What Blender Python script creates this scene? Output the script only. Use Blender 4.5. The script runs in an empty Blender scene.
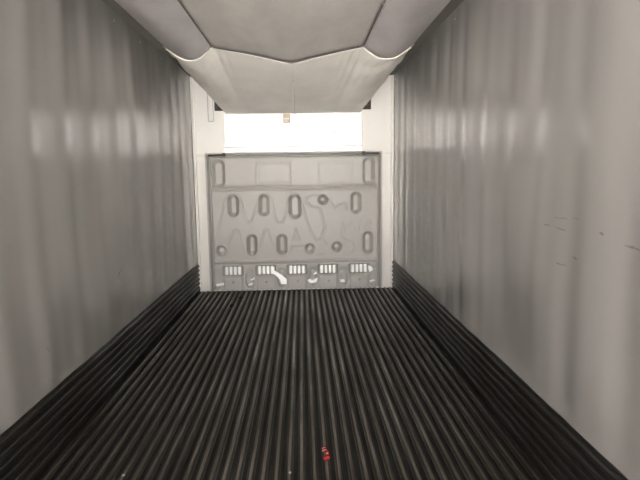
import bpy, bmesh, math, random
import numpy as np
from mathutils import Vector, Matrix, noise

random.seed(7)
scene = bpy.context.scene
COL = scene.collection

# ---------------------------------------------------------------- camera
F_PX = 520.0
YAW, PITCH, ROLL = 0.0332, -0.1271, -0.0145
CAM = Vector((0.0879, 0.0, 1.4277))
fw = Vector((math.sin(YAW) * math.cos(PITCH), math.cos(YAW) * math.cos(PITCH), math.sin(PITCH)))
rt = Vector((math.cos(YAW), -math.sin(YAW), 0))
up = rt.cross(fw)
R_ = rt * math.cos(ROLL) + up * math.sin(ROLL)
U_ = -rt * math.sin(ROLL) + up * math.cos(ROLL)
cd = bpy.data.cameras.new('camera')
cd.sensor_width = 36.0
cd.lens = F_PX / 640.0 * 36.0
cd.clip_start = 0.05
cam = bpy.data.objects.new('camera', cd)
m = Matrix((R_, U_, -fw)).transposed().to_4x4()
m.translation = CAM
cam.matrix_world = m
COL.objects.link(cam)
scene.camera = cam

# ---------------------------------------------------------------- world, light, exposure
SKY = 0.75
w = bpy.data.worlds.new('overcast_sky')
scene.world = w
w.use_nodes = True
nt = w.node_tree
nt.nodes.clear()
out = nt.nodes.new('ShaderNodeOutputWorld')
bg = nt.nodes.new('ShaderNodeBackground')
bg.inputs[0].default_value = (1.0, 0.97, 0.935, 1)
bg.inputs[1].default_value = SKY
nt.links.new(bg.outputs[0], out.inputs[0])

REAR = -2.6           # the open rear doorway of the box (behind the camera)
# portal: guides daylight sampling through the doorway, gives off no light itself
pl = bpy.data.lights.new('doorway_portal', 'AREA')
pl.shape = 'RECTANGLE'
pl.size, pl.size_y = 2.5, 2.62
pl.cycles.is_portal = True
po = bpy.data.objects.new('doorway_portal', pl)
po.location = (0, REAR, 1.3)
po.rotation_euler = (math.radians(90), 0, 0)   # -Z faces +Y (into the box)
COL.objects.link(po)

# sun over the yard beside the box: lights the concrete outside, does not reach in through the doorway
sl = bpy.data.lights.new('yard_sun', 'SUN')
sl.energy = 14.0
sl.angle = 0.02
sl.color = (1.0, 0.97, 0.94)
so = bpy.data.objects.new('yard_sun', sl)
so.rotation_euler = Vector((0.62, -0.16, -0.77)).to_track_quat('-Z', 'Y').to_euler()
so.location = (-8, -3, 10)
COL.objects.link(so)

vs = scene.view_settings
vs.view_transform = 'Standard'
vs.look = 'None'
vs.gamma = 1.0
vs.use_curve_mapping = False
vs.exposure = 4.15

# ---------------------------------------------------------------- dimensions (metres)
W = 1.24      # half inner width
D = 6.50      # front wall
H = 2.60      # ceiling
SC = 0.333    # scuff band height
BK = 6.40     # face of the bulkhead
Y0 = REAR

# ---------------------------------------------------------------- helpers
def link(o, parent=None):
    COL.objects.link(o)
    if parent is not None:
        o.parent = parent
    return o

def tag(o, label=None, cat=None, group=None, kind=None):
    if label: o['label'] = label
    if cat: o['category'] = cat
    if group: o['group'] = group
    if kind: o['kind'] = kind
    return o

def mesh(name, verts, faces, mat, parent=None, smooth=False):
    me = bpy.data.meshes.new(name)
    me.from_pydata([tuple(v) for v in verts], [], [tuple(f) for f in faces])
    if mat: me.materials.append(mat)
    if smooth:
        me.polygons.foreach_set('use_smooth', [True] * len(me.polygons))
    me.update()
    return link(bpy.data.objects.new(name, me), parent)

def bm_obj(name, bm, mat, parent=None, smooth=False, bevel=0.0, seg=2):
    me = bpy.data.meshes.new(name)
    if bevel > 0:
        bmesh.ops.bevel(bm, geom=list(bm.edges), offset=bevel, segments=seg, affect='EDGES', profile=0.6)
    bmesh.ops.recalc_face_normals(bm, faces=bm.faces)
    bm.to_mesh(me)
    bm.free()
    if mat: me.materials.append(mat)
    if smooth:
        me.polygons.foreach_set('use_smooth', [True] * len(me.polygons))
    return link(bpy.data.objects.new(name, me), parent)

def box_bm(x0, x1, y0, y1, z0, z1, bm=None):
    bm = bm or bmesh.new()
    r = bmesh.ops.create_cube(bm, size=1.0)
    bmesh.ops.scale(bm, vec=(x1 - x0, y1 - y0, z1 - z0), verts=r['verts'])
    bmesh.ops.translate(bm, vec=((x0 + x1) / 2, (y0 + y1) / 2, (z0 + z1) / 2), verts=r['verts'])
    return bm

def empty(name, loc):
    o = bpy.data.objects.new(name, None)
    o.location = loc
    o.empty_display_size = 0.1
    return link(o)

def tube(name, pts, r, mat, parent=None, n=8):
    """round tube along a polyline"""
    pts = [Vector(p) for p in pts]
    vs_, fs = [], []
    for i, p in enumerate(pts):
        t = (pts[min(i + 1, len(pts) - 1)] - pts[max(i - 1, 0)]).normalized()
        a = t.orthogonal().normalized() if i == 0 else (a - t * a.dot(t)).normalized()
        b = t.cross(a)
        for k in range(n):
            q = 2 * math.pi * k / n
            vs_.append(p + (a * math.cos(q) + b * math.sin(q)) * r)
    for i in range(len(pts) - 1):
        for k in range(n):
            fs.append((i * n + k, i * n + (k + 1) % n, (i + 1) * n + (k + 1) % n, (i + 1) * n + k))
    fs.append(tuple(range(n - 1, -1, -1)))
    fs.append(tuple((len(pts) - 1) * n + k for k in range(n)))
    return mesh(name, vs_, fs, mat, parent, True)

def sheet(name, fn, us, vs2, mat, parent=None, thick=0.0, flip=False):
    """grid surface fn(u, v) -> xyz, with thickness from a solidify modifier"""
    verts = [fn(u, v) for v in vs2 for u in us]
    nu = len(us)
    fs = []
    for j in range(len(vs2) - 1):
        for i in range(nu - 1):
            q = (j * nu + i, j * nu + i + 1, (j + 1) * nu + i + 1, (j + 1) * nu + i)
            fs.append(q[::-1] if flip else q)
    o = mesh(name, verts, fs, mat, parent, True)
    if thick:
        md = o.modifiers.new('thickness', 'SOLIDIFY')
        md.thickness = thick
        md.offset = 0
    return o

# ---------------------------------------------------------------- materials
def new_mat(name):
    mt = bpy.data.materials.new(name)
    mt.use_nodes = True
    n = mt.node_tree
    return mt, n, n.nodes['Principled BSDF'], n.links

def N(n, kind, **kw):
    x = n.nodes.new(kind)
    for k, v in kw.items():
        setattr(x, k, v)
    return x

def coords(n, scale=(1, 1, 1), rot=(0, 0, 0)):
    tc = N(n, 'ShaderNodeTexCoord')
    mp = N(n, 'ShaderNodeMapping')
    mp.inputs['Scale'].default_value = scale
    mp.inputs['Rotation'].default_value = rot
    n.links.new(tc.outputs['Object'], mp.inputs['Vector'])
    return mp.outputs[0]

def ntex(n, vec, scale, detail=3, rough=0.55):
    t = N(n, 'ShaderNodeTexNoise')
    t.inputs['Scale'].default_value = scale
    t.inputs['Detail'].default_value = detail
    t.inputs['Roughness'].default_value = rough
    n.links.new(vec, t.inputs['Vector'])
    return t.outputs['Fac']

def ramp(n, fac, stops):
    r = N(n, 'ShaderNodeValToRGB')
    e = r.color_ramp.elements
    while len(e) < len(stops):
        e.new(0.5)
    for el, (p, c) in zip(e, stops):
        el.position = p
        el.color = (c[0], c[1], c[2], 1) if hasattr(c, '__len__') else (c, c, c, 1)
    n.links.new(fac, r.inputs['Fac'])
    return r.outputs['Color']

def mix(n, fac, a, b, blend='MIX'):
    x = N(n, 'ShaderNodeMix', data_type='RGBA', blend_type=blend)
    for s, v in ((x.inputs[0], fac), (x.inputs[6], a), (x.inputs[7], b)):
        if isinstance(v, bpy.types.NodeSocket):
            n.links.new(v, s)
        elif hasattr(v, '__len__'):
            s.default_value = (v[0], v[1], v[2], 1)
        else:
            s.default_value = v
    return x.outputs[2]

def bump(n, h, strength, dist, target):
    b = N(n, 'ShaderNodeBump')
    b.inputs['Strength'].default_value = strength
    b.inputs['Distance'].default_value = dist
    n.links.new(h, b.inputs['Height'])
    n.links.new(b.outputs[0], target.inputs['Normal'])

def simple(name, col, rough=0.5, metal=0.0, var=0.12, scale=6, stretch=(1, 1, 1), bmp=0.0, bscale=60, spec=0.5):
    mt, n, b, l = new_mat(name)
    f = ntex(n, coords(n, stretch), scale, 4)
    lo = [c * (1 - var) for c in col]
    hi = [min(1, c * (1 + var)) for c in col]
    l.new(ramp(n, f, [(0.3, lo), (0.7, hi)]), b.inputs['Base Color'])
    b.inputs['Roughness'].default_value = rough
    b.inputs['Metallic'].default_value = metal
    b.inputs['Specular IOR Level'].default_value = spec
    if bmp:
        bump(n, ntex(n, coords(n, stretch), bscale, 3), bmp, 0.01, b)
    return mt

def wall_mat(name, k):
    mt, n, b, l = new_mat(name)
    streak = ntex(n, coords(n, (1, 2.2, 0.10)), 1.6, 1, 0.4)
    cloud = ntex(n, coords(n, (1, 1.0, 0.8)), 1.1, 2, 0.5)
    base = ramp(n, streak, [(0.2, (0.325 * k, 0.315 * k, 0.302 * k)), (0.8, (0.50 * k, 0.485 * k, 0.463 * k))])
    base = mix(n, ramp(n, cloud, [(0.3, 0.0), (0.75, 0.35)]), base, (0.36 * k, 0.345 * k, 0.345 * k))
    l.new(base, b.inputs['Base Color'])
    b.inputs['Roughness'].default_value = 0.21
    b.inputs['Specular IOR Level'].default_value = 0.7
    bump(n, ntex(n, coords(n, (1, 1, 1)), 70, 2), 0.05, 0.002, b)
    return mt

def floor_mat(name, c0, c1, worn, rough0=0.3, rough1=0.5):
    mt, n, b, l = new_mat(name)
    tc = N(n, 'ShaderNodeTexCoord')
    oi = N(n, 'ShaderNodeObjectInfo')
    # shift the pattern rib by rib, so that alike ribs wear differently
    ad = N(n, 'ShaderNodeVectorMath', operation='MULTIPLY_ADD')
    cmb = N(n, 'ShaderNodeCombineXYZ')
    l.new(oi.outputs['Random'], cmb.inputs[2])
    ad.inputs[1].default_value = (0, 0, 40)
    l.new(cmb.outputs[0], ad.inputs[0])
    l.new(tc.outputs['Object'], ad.inputs[2])
    mp = N(n, 'ShaderNodeMapping')
    mp.inputs['Scale'].default_value = (6, 0.3, 1)
    l.new(ad.outputs[0], mp.inputs['Vector'])
    f = ntex(n, mp.outputs[0], 3.0, 5, 0.65)
    base = ramp(n, f, [(0.32, c0), (0.58, c1), (0.78, worn)])
    # patches of brown grime over several ribs
    geo = N(n, 'ShaderNodeNewGeometry')
    g = N(n, 'ShaderNodeTexNoise')
    g.inputs['Scale'].default_value = 1.3
    l.new(geo.outputs['Position'], g.inputs['Vector'])
    base = mix(n, ramp(n, g.outputs['Fac'], [(0.38, 0.0), (0.68, 0.75)]), base, (c0[0] * 1.15, c0[1] * 0.95, c0[2] * 0.72))
    l.new(base, b.inputs['Base Color'])
    l.new(ramp(n, f, [(0.3, rough1), (0.75, rough0)]), b.inputs['Roughness'])
    b.inputs['Metallic'].default_value = 0.75
    bump(n, ntex(n, coords(n, (3, 1, 1)), 55, 3), 0.25, 0.003, b)
    return mt

M = {}
M['wall_r'] = wall_mat('buckled_wall_lining', 1.0)
M['wall_l'] = wall_mat('darker_buckled_wall_lining', 0.88)  # same lining, all colours scaled evenly darker
M['rib'] = floor_mat('dirty_aluminium_rib', (0.03, 0.028, 0.024), (0.075, 0.07, 0.06), (0.20, 0.19, 0.165))
M['worn'] = floor_mat('worn_rib_crest', (0.07, 0.065, 0.055), (0.26, 0.245, 0.21), (0.66, 0.63, 0.56), 0.26, 0.45)
M['floor'] = simple('grimy_floor_channel', (0.018, 0.017, 0.015), 0.7, 0.0, 0.4, 4)
M['scuff'] = floor_mat('dirty_scuff_band', (0.035, 0.034, 0.033), (0.065, 0.064, 0.062), (0.15, 0.15, 0.145), 0.35, 0.5)
M['crest'] = floor_mat('light_catch_scuff_crest', (0.05, 0.049, 0.047), (0.14, 0.137, 0.132), (0.34, 0.33, 0.32), 0.32, 0.48)  # paler colour paints the light caught by the ribs' upper faces
M['white'] = simple('white_wall_paint', (0.90, 0.875, 0.82), 0.42, 0.13, 0.03, 3, (1, 1, 0.4))
M['enamel'] = simple('glossy_white_enamel', (0.92, 0.91, 0.89), 0.38, 0.38, 0.02, 3)
M['ceiling'] = simple('dull_ceiling_lining', (0.20, 0.185, 0.165), 0.6, 0, 0.1, 2, (2, 0.5, 1))
M['vinyl'] = simple('grey_vinyl_duct', (0.84, 0.80, 0.745), 0.5, 0, 0.10, 2.5, (1.5, 0.7, 1), 0.15, 25)
M['flap'] = simple('mauve_grey_vinyl_flap', (0.58, 0.54, 0.535), 0.42, 0, 0.10, 3, (1.5, 0.7, 1), 0.2, 18)
M['boot'] = simple('beige_grey_vinyl_boot', (0.92, 0.88, 0.81), 0.5, 0, 0.06, 3, (1, 1, 1), 0.15, 20)
M['stitch'] = simple('pale_stitching', (0.93, 0.91, 0.87), 0.6, 0, 0.03)
M['dark'] = simple('dark_seam', (0.10, 0.09, 0.08), 0.6, 0, 0.2)
M['plastic'] = simple('moulded_grey_plastic', (0.55, 0.535, 0.50), 0.38, 0, 0.05, 2.2, (1, 1, 0.6), 0.06, 30)
M['recess'] = M['plastic']
M['metal'] = simple('bracket_metal', (0.05, 0.043, 0.036), 0.5, 0.3, 0.3, 20)
M['rivet'] = simple('rivet_metal', (0.45, 0.44, 0.42), 0.35, 0.8, 0.1)
M['tag'] = simple('beige_paper_tag', (0.72, 0.60, 0.47), 0.7, 0, 0.1, 30)
M['print'] = simple('faded_print', (0.50, 0.51, 0.54), 0.6, 0, 0.08, 20)
M['tape'] = simple('white_foil_tape', (0.95, 0.945, 0.93), 0.35, 0.5, 0.02, 12)
M['concrete'] = simple('yard_concrete', (0.45, 0.44, 0.43), 0.8, 0, 0.10, 2)
M['dirt'] = simple('dry_dirt', (0.03, 0.026, 0.02), 0.9, 0, 0.3, 40)
M['chip'] = simple('pale_paper_chip', (0.6, 0.58, 0.54), 0.7, 0, 0.1, 40)
M['gap'] = simple('grey_gap_line', (0.30, 0.29, 0.27), 0.6, 0, 0.1)
M['rubber'] = simple('black_gasket', (0.03, 0.03, 0.03), 0.6, 0, 0.1)

# ---------------------------------------------------------------- floor with its ribs
fl = bm_obj('floor', box_bm(-W, W, Y0, D, -0.12, -0.035), M['floor'])
tag(fl, 'dark ribbed aluminium floor running to the moulded bulkhead', 'floor', kind='structure')
half = 0.0075
prof = [(-half, -0.003), (-half + .003, 0.0), (half - .003, 0.0), (half, -0.003), (half, -0.008),
        (half + .012, -0.013), (half + .012, -0.019), (0.006, -0.021), (0.006, -0.036), (-0.006, -0.036),
        (-0.006, -0.021), (-half - .012, -0.019), (-half - .012, -0.013), (-half, -0.008)]
NRIB = 39
PITCHX = 2.40 / NRIB
np_ = len(prof)
rv = [(x, y, z) for y in (Y0, BK - 0.012) for x, z in prof]
rf = [(k, (k + 1) % np_, np_ + (k + 1) % np_, np_ + k) for k in range(np_)]
rf += [tuple(range(np_))[::-1], tuple(range(np_, 2 * np_))]
rib = mesh('floor_rib', rv, rf, M['rib'], fl)
rib.data.materials.append(M['worn'])
for k in (0, 1, 2):
    rib.data.polygons[k].material_index = 1
bmx = bmesh.new(); bmx.from_mesh(rib.data); bmesh.ops.recalc_face_normals(bmx, faces=bmx.faces); bmx.to_mesh(rib.data); bmx.free()
for i in range(NRIB):
    o = rib if i == 0 else link(rib.copy(), fl)
    o.location = (-1.2 + PITCHX * (i + 0.5) + random.uniform(-.0012, .0012), 0, random.uniform(-.0012, .0004))

# ---------------------------------------------------------------- side walls (buckled lining)
def wave(y, z, seed):
    """buckling of the lining: creases at stud spacing, slack billows, slanted dents low down near the open end"""
    ph = 1.6 * noise.noise(Vector((y * 0.7, z * 0.45, seed))) + 0.12 * z
    q = math.sin(2 * math.pi * y / 0.40 + ph * 2.2)
    am = 0.6 + 0.9 * noise.noise(Vector((y * 0.9, z * 0.5, seed + 5)))
    crease = 0.0056 * am * (q + 0.35 * math.sin(4 * math.pi * y / 0.40 + ph * 3.1 + seed))
    slack = 0.014 * noise.noise(Vector((y * 0.9, z * 0.35, seed + 9)))
    low = max(0.0, 1 - abs(z - 0.75) / 0.75) * max(0.0, min(1.0, (4.8 - y) / 1.5))
    dent = 0.026 * low * noise.noise(Vector((y * 1.7 - z * 0.7, z * 1.2, seed + 40)))
    return crease + slack + dent

def side_wall(name, s, seed, label):
    ys = np.arange(Y0, D + 1e-6, (D - Y0) / 300)
    zs = np.linspace(SC - 0.03, H, 36)
    vs_, fs = [], []
    for z in zs:
        for y in ys:
            edge = min(1.0, (D - y) / 0.25) * min(1.0, (H - z) / 0.15) * min(1.0, (z - SC + 0.03) / 0.08)
            vs_.append((s * (W - 0.012 + wave(y, z, seed) * edge), y, z))
    n = len(ys); k = len(zs)
    for j in range(k - 1):
        for i in range(n - 1):
            q = (j * n + i, j * n + i + 1, (j + 1) * n + i + 1, (j + 1) * n + i)
            fs.append(q if s < 0 else q[::-1])
    # backing so that the wall has thickness
    o0 = len(vs_)
    xb = s * (W + 0.06)
    vs_ += [(xb, Y0, SC - 0.03), (xb, D, SC - 0.03), (xb, D, H), (xb, Y0, H)]
    q = (o0, o0 + 1, o0 + 2, o0 + 3)
    fs.append(q[::-1] if s < 0 else q)
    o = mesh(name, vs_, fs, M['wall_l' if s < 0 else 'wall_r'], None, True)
    tag(o, label, 'wall', kind='structure')
    return o

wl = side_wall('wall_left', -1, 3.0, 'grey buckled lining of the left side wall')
wr = side_wall('wall_right', 1, 17.0, 'grey buckled lining of the right side wall')

# rivets along the top of both linings
def rivet_mesh(r=0.008, h=0.004):
    bm = bmesh.new()
    bmesh.ops.create_uvsphere(bm, u_segments=10, v_segments=5, radius=r)
    bmesh.ops.scale(bm, vec=(1, 1, h / r), verts=bm.verts)
    me = bpy.data.meshes.new('rivet')
    bm.to_mesh(me); bm.free()
    me.materials.append(M['rivet'])
    return me
RV = rivet_mesh()
def rivet(loc, axis, parent):
    o = link(bpy.data.objects.new('rivet', RV), parent)
    o.location = loc
    if axis == 'x': o.rotation_euler = (0, math.pi / 2, 0)
    if axis == 'y': o.rotation_euler = (math.pi / 2, 0, 0)
    return o
for s, wo in ((-1, wl), (1, wr)):
    for k in range(7):
        rivet((s * (W - 0.013), 2.7 + 0.61 * k, 2.53), 'x', wo)

# scuffs and scratches left on the linings, thin smears following the buckled surface
M['smear'] = simple('dark_smear', (0.20, 0.195, 0.19), 0.5, 0, 0.3, 60)
def smear(s, seed, parent, a, b, wd):
    k = 7
    vs_, fs = [], []
    for lay in (0.0022, -0.002):
        for i in range(k):
            q = i / (k - 1)
            y = a[0] + (b[0] - a[0]) * q
            z = a[1] + (b[1] - a[1]) * q + 0.001 * math.sin(q * 7 + a[0] * 9)
            h = wd * (0.15 + math.sin(math.pi * q))
            for dz in (-h, h):
                edge = min(1.0, (z + dz - SC + 0.03) / 0.08)
                vs_.append((s * (W - 0.012 + wave(y, z + dz, seed) * edge - lay), y, z + dz))
    for i in range(k - 1):
        fs.append((2 * i, 2 * i + 1, 2 * i + 3, 2 * i + 2))
        fs.append((2 * k + 2 * i, 2 * k + 2 * i + 2, 2 * k + 2 * i + 3, 2 * k + 2 * i + 1))
        for e_ in (0, 1):
            fs.append((2 * i + e_, 2 * i + 2 + e_, 2 * k + 2 * i + 2 + e_, 2 * k + 2 * i + e_))
    mesh('scuff_mark', vs_, fs, M['smear'], parent)
for a, b, wd in (((2.32, 1.216), (2.212, 1.216), .002), ((2.414, 1.175), (2.354, 1.172), .003), ((2.306, 1.172), (2.225, 1.163), .0025),
                 ((2.163, 1.225), (2.091, 1.223), .0015), ((1.952, 1.189), (1.918, 1.181), .0035), ((1.794, 1.16), (1.70, 1.154), .004),
                 ((2.148, 1.06), (2.107, 1.054), .0025), ((2.283, 1.011), (2.211, 1.01), .002)):
    smear(1, 17.0, wr, a, b, wd)
for a, b, wd in (((2.329, 1.125), (2.419, 1.131), .0035), ((3.669, 0.715), (3.758, 0.755), .008), ((2.587, 0.578), (2.621, 0.535), .007),
                 ((3.084, 1.382), (3.181, 1.386), .003), ((2.551, 1.187), (2.667, 1.185), .0025)):
    smear(-1, 3.0, wl, a, b, wd)

# ---------------------------------------------------------------- ribbed scuff bands along the foot of both walls
def scuff(name, s, label):
    root = bm_obj(name, box_bm(min(s * (W - 0.018), s * (W + 0.06)), max(s * (W - 0.018), s * (W + 0.06)), Y0, D - 0.002, -0.12, SC), M['scuff'])
    tag(root, label, 'wall trim', kind='structure')
    # each rib: a rounded ledge standing off the band
    p = [(0.0, -0.017), (0.010, -0.014), (0.014, -0.006), (0.013, 0.006), (0.009, 0.013), (0.0, 0.017)]
    vs_ = [(-s * x, y, z) for y in (Y0, D - 0.02) for x, z in p]
    n = len(p)
    fs = [(k, (k + 1) % n, n + (k + 1) % n, n + k) for k in range(n)] + [tuple(range(n)), tuple(range(n, 2 * n))]
    r0 = mesh('scuff_rib', vs_, fs, M['scuff'], root)
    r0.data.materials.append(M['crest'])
    r0.data.polygons[3].material_index = 1  # painted light catch on the upper slanted face only
    b = bmesh.new(); b.from_mesh(r0.data); bmesh.ops.recalc_face_normals(b, faces=b.faces); b.to_mesh(r0.data); b.free()
    for i in range(6):
        o = r0 if i == 0 else link(r0.copy(), root)
        o.location = (s * (W - 0.0185), 0, SC - 0.030 - i * 0.055)
    return root
scuff('trim_1', -1, 'dark ribbed scuff band along the foot of the left wall')
scuff('trim_2', 1, 'dark ribbed scuff band along the foot of the right wall')

# ---------------------------------------------------------------- ceiling, front wall, outside
ce = bm_obj('ceiling', box_bm(-W - .06, W + .06, Y0, D + .06, H, H + 0.08), M['ceiling'])
tag(ce, 'dull grey ceiling lining above the fabric air duct', 'ceiling', kind='structure')
wf = bm_obj('wall_front', box_bm(-W - .06, W + .06, D, D + 0.06, -0.12, H), M['white'])
tag(wf, 'white painted front wall behind the moulded bulkhead', 'wall', kind='structure')
# flat white closing panels on both sides of the blower opening
for s in (-1, 1):
    bm_obj('side_panel', box_bm(min(s * 0.835, s * 1.218), max(s * 0.835, s * 1.218), D - 0.03, D - 0.001, 1.66, H - 0.002), M['white'], wf, bevel=0.003)
    bm_obj('corner_strip', box_bm(min(s * 1.196, s * 1.226), max(s * 1.196, s * 1.226), D - 0.05, D - 0.001, 0.02, H - 0.002), M['white'], wf, bevel=0.004)
# narrow hatch outline on the left closing panel
hx0, hx1, hz0, hz1 = -1.032, -0.962, 2.068, 2.412
t = 0.009
hatch = bmesh.new()
for a in ((hx0, hx1, hz0, hz0 + t), (hx0, hx1, hz1 - t, hz1), (hx0, hx0 + t, hz0, hz1), (hx1 - t, hx1, hz0, hz1)):
    box_bm(a[0], a[1], D - 0.036, D - 0.028, a[2], a[3], hatch)
bm_obj('hatch_frame', hatch, M['print'], wf)
bm_obj('hatch_cover', box_bm(hx0 + t + .004, hx1 - t - .004, D - 0.040, D - 0.028, hz0 + t + .004, hz1 - t - .004), M['white'], wf, bevel=0.003)

gr = bm_obj('ground', box_bm(-25, 25, -45, Y0 - 0.02, -1.35, -1.25), M['concrete'])
tag(gr, 'grey concrete yard outside the open rear doorway', 'ground', kind='structure')
rd = bm_obj('light_blocker_door', box_bm(W + 0.07, W + 0.15, Y0 - 1.26, Y0 - 0.01, -0.1, H), M['white'], bevel=0.01)  # unseen leaf added to keep daylight off the left wall
tag(rd, 'unseen white rear door leaf added on the right to block daylight', 'door', kind='structure')
hb = bm_obj('blocker_door_gasket', box_bm(W + 0.055, W + 0.07, Y0 - 1.25, Y0 - 0.02, -0.05, H - 0.05), M['rubber'], rd)  # seal of the added leaf, unseen as well

# ---------------------------------------------------------------- moulded bulkhead (one height field, recesses are its parts)
bulk = empty('bulkhead', (0, BK, 0))
tag(bulk, 'grey moulded plastic bulkhead with oval recesses and raised lettering', 'bulkhead')
BX, BZ = 1.07, 1.690
st = 0.006
gx = np.arange(-BX, BX + 1e-6, 2 * BX / round(2 * BX / st))
gz = np.arange(0.0, BZ + 1e-6, BZ / round(BZ / st))
X, Z = np.meshgrid(gx, gz)

def sm(a, b, v):
    q = np.clip((v - a) / (b - a), 0, 1)
    return q * q * (3 - 2 * q)

def sd_stadium(cx, cz, r, h):
    zz = np.clip(Z - cz, -h, h)
    return np.hypot(X - cx, Z - cz - zz) - r

def sd_rect(x0, x1, z0, z1):
    dx = np.maximum(x0 - X, X - x1); dz = np.maximum(z0 - Z, Z - z1)
    return np.where((dx > 0) & (dz > 0), np.hypot(np.maximum(dx, 0), np.maximum(dz, 0)), np.maximum(dx, dz))

def sd_poly(pts):
    d = np.full(X.shape, 9.0)
    for (ax, az), (bx, bz) in zip(pts[:-1], pts[1:]):
        ex, ez = bx - ax, bz - az
        tt = np.clip(((X - ax) * ex + (Z - az) * ez) / (ex * ex + ez * ez), 0, 1)
        d = np.minimum(d, np.hypot(X - ax - tt * ex, Z - az - tt * ez))
    return d

dep = np.zeros(X.shape)                       # + is away from the viewer
# stepped rim
e = np.minimum(np.minimum(X + BX, BX - X), BZ - Z)
dep += -0.040 * (1 - sm(0.020, 0.032, e))
dep += 0.040 * (sm(0.024, 0.034, e) - sm(0.046, 0.060, e))
# folds across the sheet
def fold(z0, h, w_):
    return h * np.exp(-((Z - z0) / w_) ** 2)
inner = sm(0.055, 0.07, e)
dep += inner * (fold(1.272, 0.009, 0.012) + fold(1.243, -0.008, 0.012))
dep += inner * (fold(0.352, -0.016, 0.014) + fold(0.320, 0.006, 0.010))
dep += inner * fold(1.635, 0.007, 0.010)
# two framed rectangles in the top strip
for x0, x1, z0, z1, a in ((-0.463, -0.035, 1.300, 1.575, 0.0035), (0.29, 0.703, 1.300, 1.570, 0.0018)):
    r_ = sd_rect(x0, x1, z0, z1)
    dep += -a * np.exp(-(r_ / 0.009) ** 2) + a * 0.7 * np.exp(-((r_ + 0.028) / 0.010) ** 2)
# raised outline lettering
bead = [
    [(-0.996, 0.501), (-0.972, 0.657), (-0.905, 0.907), (-0.84, 1.135), (-0.8, 1.191), (-0.695, 1.19), (-0.651, 1.094), (-0.606, 0.892), (-0.573, 0.843), (-0.534, 0.871), (-0.472, 1.033), (-0.434, 1.148), (-0.391, 1.195), (-0.324, 1.19), (-0.283, 1.107), (-0.249, 0.914), (-0.213, 0.84), (-0.159, 0.839), (-0.118, 0.931), (-0.076, 1.132), (-0.026, 1.189), (0.04, 1.182), (0.086, 1.082), (0.14, 0.879), (0.201, 0.693), (0.252, 0.61), (0.31, 0.623), (0.365, 0.758), (0.334, 0.914), (0.302, 1.001), (0.201, 1.032), (0.15, 1.081), (0.155, 1.138), (0.197, 1.166), (0.318, 1.164)],
    [(-0.855, 0.46), (-0.836, 0.557), (-0.768, 0.74), (-0.729, 0.759), (-0.696, 0.739), (-0.658, 0.592), (-0.615, 0.445), (-0.549, 0.399), (-0.48, 0.442), (-0.416, 0.646), (-0.375, 0.752), (-0.34, 0.746), (-0.274, 0.566), (-0.234, 0.447), (-0.165, 0.411), (-0.1, 0.454), (-0.05, 0.542), (0.115, 0.539)],
    [(0.003, 0.749), (-0.033, 0.623), (0.045, 0.622), (0.003, 0.749)],
    [(0.433, 1.121), (0.465, 1.05), (0.496, 1.007), (0.535, 1.042), (0.613, 1.073), (0.638, 1.047), (0.644, 0.989)],
    [(0.376, 0.791), (0.333, 0.635), (0.39, 0.559)],
    [(0.586, 0.821), (0.577, 0.647), (0.622, 0.604), (0.704, 0.578), (0.745, 0.51), (0.695, 0.444), (0.595, 0.446)],
    [(0.173, 0.438), (0.33, 0.435)]]
for k, pts in enumerate(bead):
    d_ = sd_poly(pts)
    a = (0.0032, 0.003, 0.003, 0.0024, 0.0024, 0.0024, 0.0024)[k]
    dep += -a * np.exp(-((d_ - 0.014) / 0.006) ** 2) + a * 0.4 * np.exp(-(d_ / 0.008) ** 2)
# oval and round recesses
slots = [(-0.926, 1.445, .074, .092), (0.913, 1.455, .070, .095),
         (-0.757, 1.052, .061, .070), (-0.381, 1.050, .060, .068), (0.0, 1.030, .071, .076), (0.751, 1.064, .060, .070),
         (-0.542, 0.563, .060, .066), (-0.172, 0.560, .060, .066), (0.898, 0.565, .060, .075),
         (0.345, 1.108, .058, 0.0), (-0.926, 0.497, .064, 0.0), (0.174, 0.502, .060, 0.0), (0.511, 0.520, .060, 0.0)]
part_id = np.zeros((len(gz) - 1, len(gx) - 1), int)
def face_avg(a): return (a[:-1, :-1] + a[1:, :-1] + a[:-1, 1:] + a[1:, 1:]) / 4
for k, (cx, cz, r, h) in enumerate(slots):
    d_ = sd_stadium(cx, cz, r, h)
    dep = np.where(d_ < 0.012, dep * sm(-0.0, 0.012, d_), dep)
    dep += 0.080 * np.clip((0.006 - d_) / 0.040, 0, 1)
    part_id[face_avg(d_) < 0.006] = k + 1
# vent pockets along the foot, each over a raised plate with a drain hole
VX = (-0.787, -0.380, 0.008, 0.395, 0.785)
for k, vx in enumerate(VX):
    r_ = sd_rect(vx - 0.128, vx + 0.128, 0.178, 0.304)
    dep += 0.045 * (1 - sm(-0.020, 0.004, r_))
    part_id[face_avg(r_) < 0.006] = 100 + k
    q_ = sd_rect(vx - 0.115, vx + 0.115, -0.1, 0.165)
    dep += -0.012 * (1 - sm(-0.012, 0.004, q_))
    dep += 0.03 * (1 - sm(0.004, 0.013, np.hypot(X - vx, Z - 0.10)))
# pressed humps between the vents
for vx in (-1.0, -0.585, -0.185, 0.20, 0.59, 0.985):
    dd = np.hypot((X - vx) / 0.055, (Z - 0.13) / 0.10)
    dep += -0.018 * (1 - sm(0.55, 1.0, dd)) + 0.010 * np.exp(-((dd - 1.15) / 0.16) ** 2)
# gentle bow of the whole sheet
dep += 0.004 * np.sin(X * 3.1 + 0.6) * np.sin(Z * 3.7) * inner

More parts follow.
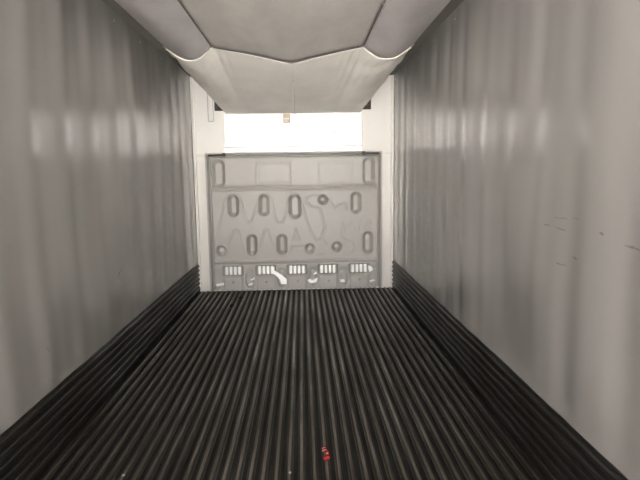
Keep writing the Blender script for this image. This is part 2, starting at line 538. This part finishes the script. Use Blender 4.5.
V = np.stack([X, dep, Z], -1).reshape(-1, 3)
nx, nz = len(gx), len(gz)
ii, jj = np.meshgrid(np.arange(nx - 1), np.arange(nz - 1))
Q = np.stack([jj * nx + ii, jj * nx + ii + 1, (jj + 1) * nx + ii + 1, (jj + 1) * nx + ii], -1)
nrm_x = np.gradient(dep, gx, axis=1); nrm_z = np.gradient(dep, gz, axis=0)
NRM = np.stack([nrm_x, -np.ones_like(dep), nrm_z], -1).reshape(-1, 3)
NRM /= np.linalg.norm(NRM, axis=1, keepdims=True)
def field_part(name, mask, mat, label=None):
    q = Q[mask]
    idx, inv = np.unique(q, return_inverse=True)
    o = mesh(name, V[idx].tolist(), inv.reshape(-1, 4).tolist(), mat, bulk, True)
    o.data.normals_split_custom_set_from_vertices(NRM[idx].tolist())
    if label: o['label'] = label
    return o
field_part('moulded_sheet', part_id == 0, M['plastic'])
for k, s_ in enumerate(slots):
    field_part('oval_recess' if s_[3] > 0 else 'round_recess', part_id == k + 1, M['recess'])
for k, vx in enumerate(VX):
    field_part('vent_pocket', part_id == 100 + k, M['recess'])
# returned edges of the sheet back to the front wall
bm_obj('edge_return', box_bm(-BX, -BX + 0.012, -0.038, D - BK - 0.001, 0.0, BZ), M['plastic'], bulk)
bm_obj('edge_return', box_bm(BX - 0.012, BX, -0.038, D - BK - 0.001, 0.0, BZ), M['plastic'], bulk)
bm_obj('edge_return', box_bm(-BX + 0.012, BX - 0.012, -0.038, D - BK - 0.001, BZ - 0.012, BZ - 0.0005), M['plastic'], bulk)
# white louvre slats in each vent
slat = bm_obj('vent_slat', box_bm(-0.0165, 0.0165, -0.016, 0.016, -0.050, 0.050), M['tape'], bulk, bevel=0.004)
first = True
for vx in VX:
    for k in range(4):
        o = slat if first else link(slat.copy(), bulk)
        first = False
        o.location = (vx - 0.078 + k * 0.052, 0.020, 0.241)
# torn white foil tape patches stuck along the foot
patches = [[(-0.309, 0.288), (-0.268, 0.287), (-0.276, 0.239), (-0.229, 0.213), (-0.175, 0.175), (-0.122, 0.125), (-0.123, 0.066), (-0.192, 0.068), (-0.204, 0.12), (-0.25, 0.176), (-0.304, 0.209)],
           [(0.134, 0.108), (0.165, 0.126), (0.199, 0.107), (0.266, 0.137), (0.247, 0.082), (0.171, 0.07)],
           [(0.214, 0.194), (0.256, 0.214), (0.256, 0.193), (0.221, 0.176)],
           [(-1.003, 0.085), (-0.903, 0.097), (-0.904, 0.068), (-0.989, 0.055)],
           [(-0.603, 0.068), (-0.544, 0.094), (-0.549, 0.07), (-0.596, 0.056)],
           [(-0.572, 0.135), (-0.52, 0.156), (-0.524, 0.134), (-0.565, 0.12)],
           [(0.541, 0.107), (0.592, 0.113), (0.607, 0.081), (0.552, 0.074)],
           [(0.915, 0.082), (0.962, 0.105), (0.986, 0.089), (0.922, 0.071)],
           [(0.899, 0.282), (0.946, 0.257), (0.954, 0.225), (0.915, 0.194), (0.899, 0.235)]]
for pts in patches:
    n = len(pts)
    vs_ = [(x, -0.024, z) for x, z in pts] + [(x, 0.004, z) for x, z in pts]
    fs = [tuple(range(n)), tuple(range(2 * n - 1, n - 1, -1))] + [(k, n + k, n + (k + 1) % n, (k + 1) % n) for k in range(n)]
    o = mesh('foil_patch', vs_, fs, M['tape'], bulk)
    b = bmesh.new(); b.from_mesh(o.data); bmesh.ops.recalc_face_normals(b, faces=b.faces); b.to_mesh(o.data); b.free()
    o['label'] = 'bright white foil patch'
# raised word on the right of the sheet
tc = bpy.data.curves.new('raised_word', 'FONT')
tc.body = 'AIR'
tc.size = 0.235
tc.extrude = 0.006
tc.bevel_depth = 0.002
tc.space_character = 1.08
tc.shear = 0.15
to = bpy.data.objects.new('raised_word_tmp', tc)
COL.objects.link(to)
dg = bpy.context.evaluated_depsgraph_get()
tm = bpy.data.meshes.new_from_object(to.evaluated_get(dg))
bpy.data.objects.remove(to)
tm.materials.clear(); tm.materials.append(M['plastic'])
co = np.array([v.co[:] for v in tm.vertices])
mn, mx = co.min(0), co.max(0)
wd = link(bpy.data.objects.new('raised_word', tm), bulk)
sxx = 0.37 / (mx[0] - mn[0])
wd.scale = (sxx, 0.165 / (mx[1] - mn[1]), 1)
wd.rotation_euler = (math.pi / 2, 0, 0)
wd.location = (0.61, -0.003, 0.712)
# end clamps on the top rim, and dark bars painting its shadow line
for s in (-1, 1):
    bm_obj('rim_clamp', box_bm(s * 0.842 - 0.02, s * 0.842 + 0.02, -0.05, 0.0, 1.648, 1.688), M['metal'], bulk, bevel=0.006)
    bm_obj('rim_shadow_bar', box_bm(min(s * 0.83, s * 1.03), max(s * 0.83, s * 1.03), -0.045, -0.020, 1.650, 1.675), M['metal'], bulk, bevel=0.004)

# ---------------------------------------------------------------- white blower cover above the bulkhead
ev = empty('blower_cover', (0, BK, 1.692))
tag(ev, 'bright white sheet metal cover between bulkhead and duct boot', 'cover panel')
cp = bm_obj('cover_plate', box_bm(-0.825, 0.822, -0.030, 0.035, 0.066, 0.585), M['enamel'], ev, bevel=0.004)
bs = bm_obj('bottom_strip', box_bm(-0.825, 0.822, -0.064, -0.032, 0.0, 0.060), M['enamel'], ev, bevel=0.005)
for x, z in ((-0.79, 0.272), (-0.79, 0.118), (0.783, 0.266), (0.783, 0.120)):
    rivet((x, -0.031, z), 'y', cp)
for x in (-0.79, -0.26, 0.26, 0.783):
    rivet((x, -0.065, 0.03), 'y', bs)
bm_obj('strip_gap_bar', box_bm(-0.825, 0.822, -0.060, -0.031, 0.0605, 0.0675), M['gap'], ev)  # grey bar painting the dark gap above the bottom strip
for o in list(cp.children) + list(bs.children):
    if o.name.startswith('rivet'):
        o.scale = (1.25, 1.25, 1.25)
bm_obj('printed_mark', box_bm(0.236, 0.262, -0.0315, -0.029, 0.212, 0.236), M['print'], cp)
bm_obj('printed_line', box_bm(0.30, 0.54, -0.0315, -0.029, 0.216, 0.230), M['print'], cp)
bm_obj('printed_line', box_bm(0.42, 0.49, -0.0315, -0.029, 0.366, 0.376), M['print'], cp)

tg = empty('paper_tag', (-0.078, BK - 0.036, 2.03))
tag(tg, 'small beige paper tag hanging at the top of the white cover', 'tag')
tcd = bm_obj('tag_card', box_bm(-0.045, 0.045, -0.002, 0.002, 0.0, 0.11), M['tag'], tg, bevel=0.0015)
bm_obj('tag_print', box_bm(-0.030, 0.030, -0.003, -0.0015, 0.045, 0.062), M['stitch'], tcd)
bm_obj('tag_print', box_bm(-0.030, 0.012, -0.003, -0.0015, 0.020, 0.032), M['stitch'], tcd)
tube('tag_string', [(0, 0, 0.105), (0.004, 0, 0.14), (0.002, 0, 0.19)], 0.0025, M['tag'], tg)

# ---------------------------------------------------------------- fabric air duct under the ceiling, with its sloping boot
duct = empty('air_duct', (0, 4.75, 2.55))
tag(duct, 'grey vinyl air duct under the ceiling sloping down to the blower', 'air duct')
YB = 4.75
SX0, SX1 = -0.675, 0.650       # seams
EX0, EX1 = -1.075, 1.080       # outer edges
ZS, ZE = 2.540, 2.535
CX = 0.022
def sag_c(x, y):
    """centre panel: drop below the seams; a V at the boot, a slack curve away from it"""
    k = max(0.0, min(1.0, (y - 2.2) / (YB - 2.2))) ** 2
    u = (x - CX) / ((SX1 - CX) if x > CX else (CX - SX0))
    v = (1 - abs(u)) ** 1.08
    c = 1 - u * u
    return k * 0.135 * v + (1 - k) * 0.075 * c
def sag_f(x, y):
    """side flap: slack hammock between seam and edge"""
    a, b = (EX0, SX0) if x < 0 else (SX1, EX1)
    u = (x - a) / (b - a)
    k = max(0.0, min(1.0, (y - 3.6) / (YB - 3.6)))
    c = math.sin(math.pi * max(0.0, min(1.0, u)))
    n_ = (noise.noise(Vector((x * 5, y * 1.6, 4.0))) * 0.022 + noise.noise(Vector((x * 9, y * 4.5, 8.0))) * 0.012 * k) * c
    return (0.062 + 0.038 * k) * c + n_
def zprof(x, y):
    if SX0 <= x <= SX1:
        return ZS - sag_c(x, y) + noise.noise(Vector((x * 2.2, y * 1.6, 1.0))) * 0.014 * (1 - abs(x) / 0.7)
    u = (x - EX0) / (SX0 - EX0) if x < 0 else (EX1 - x) / (EX1 - SX1)
    return ZE + (ZS - ZE) * u - sag_f(x, y)
def local(p): return (p[0], p[1] - 4.75, p[2] - 2.55)
ysd = np.linspace(Y0 + 0.6, YB, 70)
sheet('duct_panel', lambda x, y: local((x, y, zprof(x, y))), np.linspace(SX0, SX1, 41), ysd, M['vinyl'], duct, 0.003, True)
sheet('side_flap', lambda x, y: local((x, y, zprof(x, y) if EX0 < x < SX0 else ZE if x <= EX0 else ZS)), np.linspace(EX0, SX0, 21), ysd, M['flap'], duct, 0.003, True)
sheet('side_flap', lambda x, y: local((x, y, zprof(x, y) if SX1 < x < EX1 else ZE if x >= EX1 else ZS)), np.linspace(SX1, EX1, 21), ysd, M['flap'], duct, 0.003, True)
YE, ZB = BK - 0.045, 2.150
def boot(x, t):
    x0, z0 = x, zprof(min(max(x, EX0 + 1e-4), EX1 - 1e-4), YB)
    # top edge folds over the duct end
    z0 -= 0.004
    x1 = x * 0.800 / 1.078
    u = t
    px = x0 + (x1 - x0) * u
    py = YB + 0.004 + (YE - YB) * u
    pz = z0 + (ZB - z0) * (u ** 1.0)
    # air-filled belly
    lat = 1 - (abs(x) / 1.09) ** 3
    bl = math.sin(math.pi * min(1, u)) * 0.055 * lat
    pz -= bl; py -= bl * 0.3
    # pleats gathered at the two seams
    for sx in (SX0, SX1):
        g = math.exp(-((x - sx) / 0.13) ** 2) * math.exp(-u * 5) * min(1, u * 14)
        pz += 0.020 * g * math.sin((x - sx) * 80 + u * 6)
    pz += 0.012 * noise.noise(Vector((x * 3.2, u * 4, 7.0))) * math.sin(math.pi * u)
    # crumpled corners outside the seams
    cr = max(0.0, min(1.0, (abs(x) - 0.50) / 0.2)) * math.exp(-u * 3.5) * min(1, u * 10)
    pz += 0.045 * cr * noise.noise(Vector((x * 9 + u * 5, u * 9 - x * 3, 2.0)))
    return local((px, py, pz))
ts = np.linspace(0, 1, 36)
bp = sheet('boot_panel', boot, np.concatenate([np.linspace(EX0, SX0, 22)[:-1], np.linspace(SX0, CX, 34)]), ts, M['boot'], duct, 0.003, True)
sheet('boot_panel', boot, np.concatenate([np.linspace(CX, SX1, 34)[:-1], np.linspace(SX1, EX1, 22)]), ts, M['boot'], duct, 0.003, True)
# piping along the join, centre stitching, bottom hem, seam cords
def off(p, dz=-0.004, dy=-0.003): return (p[0], p[1] + dy, p[2] + dz)
tube('join_piping', [off(boot(x, 0.0), -0.002, -0.004) for x in np.linspace(SX0 + .01, SX1 - .01, 60)], 0.0035, M['dark'], duct, 6)
for a, b in ((EX0, SX0), (SX1, EX1)):
    tube('boot_cuff', [off(boot(x, 0.004), -0.004, -0.006) for x in np.linspace(a, b, 26)], 0.008, M['boot'], duct, 6)
tube('centre_stitching', [off(boot(CX, q)) for q in np.linspace(0.22, 0.99, 26)], 0.010, M['stitch'], bp, 6)
tube('bottom_hem', [off(boot(x, 0.997)) for x in np.linspace(EX0, EX1, 40)], 0.008, M['boot'], duct, 6)
for sx in (SX0, SX1):
    tube('seam_cord', [local((sx, y, ZS - 0.006)) for y in np.linspace(Y0 + 0.6, YB - 0.01, 40)], 0.0035, M['dark'], duct, 6)
# metal hooks holding edges and seams to the ceiling
def hook(x, y, z):
    h = z + 0.0
    tube('hook', [local((x, y, H - 0.001)), local((x, y, h + 0.02)), local((x + 0.012, y, h - 0.002)), local((x, y, h - 0.014)), local((x - 0.012, y, h - 0.004))], 0.0045, M['rivet'], duct, 6)
for y in (0.9, 2.2, 3.45, 4.70):
    for x in (EX0, EX1):
        hook(x, y, ZE)
for y in (1.4, 3.57):
    hook(SX1, y, ZS)
hook(SX0, 4.73, ZS); hook(SX1, 4.73, ZS)

# ---------------------------------------------------------------- brackets at the lower corners of the boot
def bracket(s, label):
    r = empty('boot_bracket', (s * 0.895, D - 0.031, 2.285))
    tag(r, label, 'bracket', 'brackets at the lower corners of the duct boot')
    bpl = bm_obj('bracket_plate', box_bm(-0.05, 0.05, -0.03, 0.0, -0.09, 0.12), M['metal'], r, bevel=0.004)
    bm = bmesh.new()
    bmesh.ops.create_cone(bm, cap_ends=True, segments=16, radius1=0.026, radius2=0.022, depth=0.07)
    bmesh.ops.rotate(bm, cent=(0, 0, 0), matrix=Matrix.Rotation(math.pi / 2, 3, 'X'), verts=bm.verts)
    bmesh.ops.translate(bm, vec=(0, -0.045, -0.02), verts=bm.verts)
    bm_obj('bracket_roller', bm, M['metal'], bpl)
    bm_obj('bracket_arm', box_bm(-0.016, 0.016, -0.06, -0.010, 0.01, 0.10), M['metal'], r, bevel=0.004)
    c = -s * 0.035
    bm_obj('bracket_clip', box_bm(c - 0.026, c + 0.026, -0.10, -0.06, -0.045, 0.0), M['stitch'], bpl, bevel=0.006)
bracket(-1, 'dark metal bracket at the left lower corner of the duct boot')
bracket(1, 'dark metal bracket at the right lower corner of the duct boot')

# ---------------------------------------------------------------- litter on the floor
wr_mat, n_, b_, l_ = new_mat('red_striped_foil')
wv = N(n_, 'ShaderNodeTexWave', wave_type='BANDS', bands_direction='Y')
wv.inputs['Scale'].default_value = 11
wv.inputs['Distortion'].default_value = 2.0
tcn = N(n_, 'ShaderNodeTexCoord')
l_.new(tcn.outputs['Object'], wv.inputs['Vector'])
l_.new(ramp(n_, wv.outputs['Fac'], [(0.62, (0.42, 0.018, 0.022)), (0.85, (0.78, 0.42, 0.40))]), b_.inputs['Base Color'])
b_.inputs['Roughness'].default_value = 0.25
cw = empty('candy_wrapper', (0.185, 2.49, 0.0))
tag(cw, 'crumpled red and white foil candy wrapper on the ribbed floor', 'wrapper')
vs_, fs = [], []
nseg, nr = 22, 10
for i in range(nseg + 1):
    q = i / nseg
    y = -0.055 + 0.11 * q
    r = 0.0095 * (0.35 + 0.65 * math.sin(math.pi * min(1, max(0, (q - 0.12) / 0.76))) ** 0.6) + (0.005 if q < .06 or q > .94 else 0)
    tw = q * 4.0
    for k in range(nr):
        a = 2 * math.pi * k / nr
        rr = r * (1 + 0.18 * math.sin(3 * a + 9 * q))
        cx_, cz_ = rr * math.cos(a), rr * math.sin(a) * 0.62
        vs_.append((cx_ * math.cos(tw) - cz_ * math.sin(tw) * .5 + 0.004 * math.sin(q * 5), y, 0.0095 + cx_ * math.sin(tw) * .6 + cz_ * math.cos(tw)))
for i in range(nseg):
    for k in range(nr):
        fs.append((i * nr + k, i * nr + (k + 1) % nr, (i + 1) * nr + (k + 1) % nr, (i + 1) * nr + k))
fs += [tuple(range(nr))[::-1], tuple(nseg * nr + k for k in range(nr))]
mesh('wrapper_foil', [(x * 2.0, y, z * 1.6) for x, y, z in vs_], fs, wr_mat, cw, True)

def lump(name, loc, size, mat, label, cat, seed, group=None):
    bm = bmesh.new()
    bmesh.ops.create_icosphere(bm, subdivisions=2, radius=1.0)
    for v in bm.verts:
        f = 1 + 0.35 * noise.noise(v.co * 1.6 + Vector((seed, 0, 0)))
        v.co = Vector((v.co.x * size[0] * f, v.co.y * size[1] * f, v.co.z * size[2] * f))
    lo = min(v.co.z for v in bm.verts)
    for v in bm.verts: v.co.z -= lo
    o = bm_obj(name, bm, mat)
    o.location = loc
    tag(o, label, cat, group)
lump('dirt_clump', (-0.703, 5.58, -0.001), (0.022, 0.05, 0.012), M['dirt'], 'dark dirt clump on the floor, the nearer of two by the bulkhead', 'dirt', 1)
lump('dirt_clump', (-0.646, 5.95, -0.001), (0.022, 0.06, 0.012), M['dirt'], 'dark dirt clump on the floor, the one closer to the bulkhead', 'dirt', 2)
lump('paper_chip', (-0.797, 2.37, -0.001), (0.009, 0.007, 0.003), M['chip'], 'pale paper speck on the dark floor left of the wrapper, far left', 'litter', 3)
lump('paper_chip', (0.005, 2.345, -0.001), (0.006, 0.010, 0.003), M['chip'], 'pale paper speck on the floor ribs just left of the red wrapper', 'litter', 4)
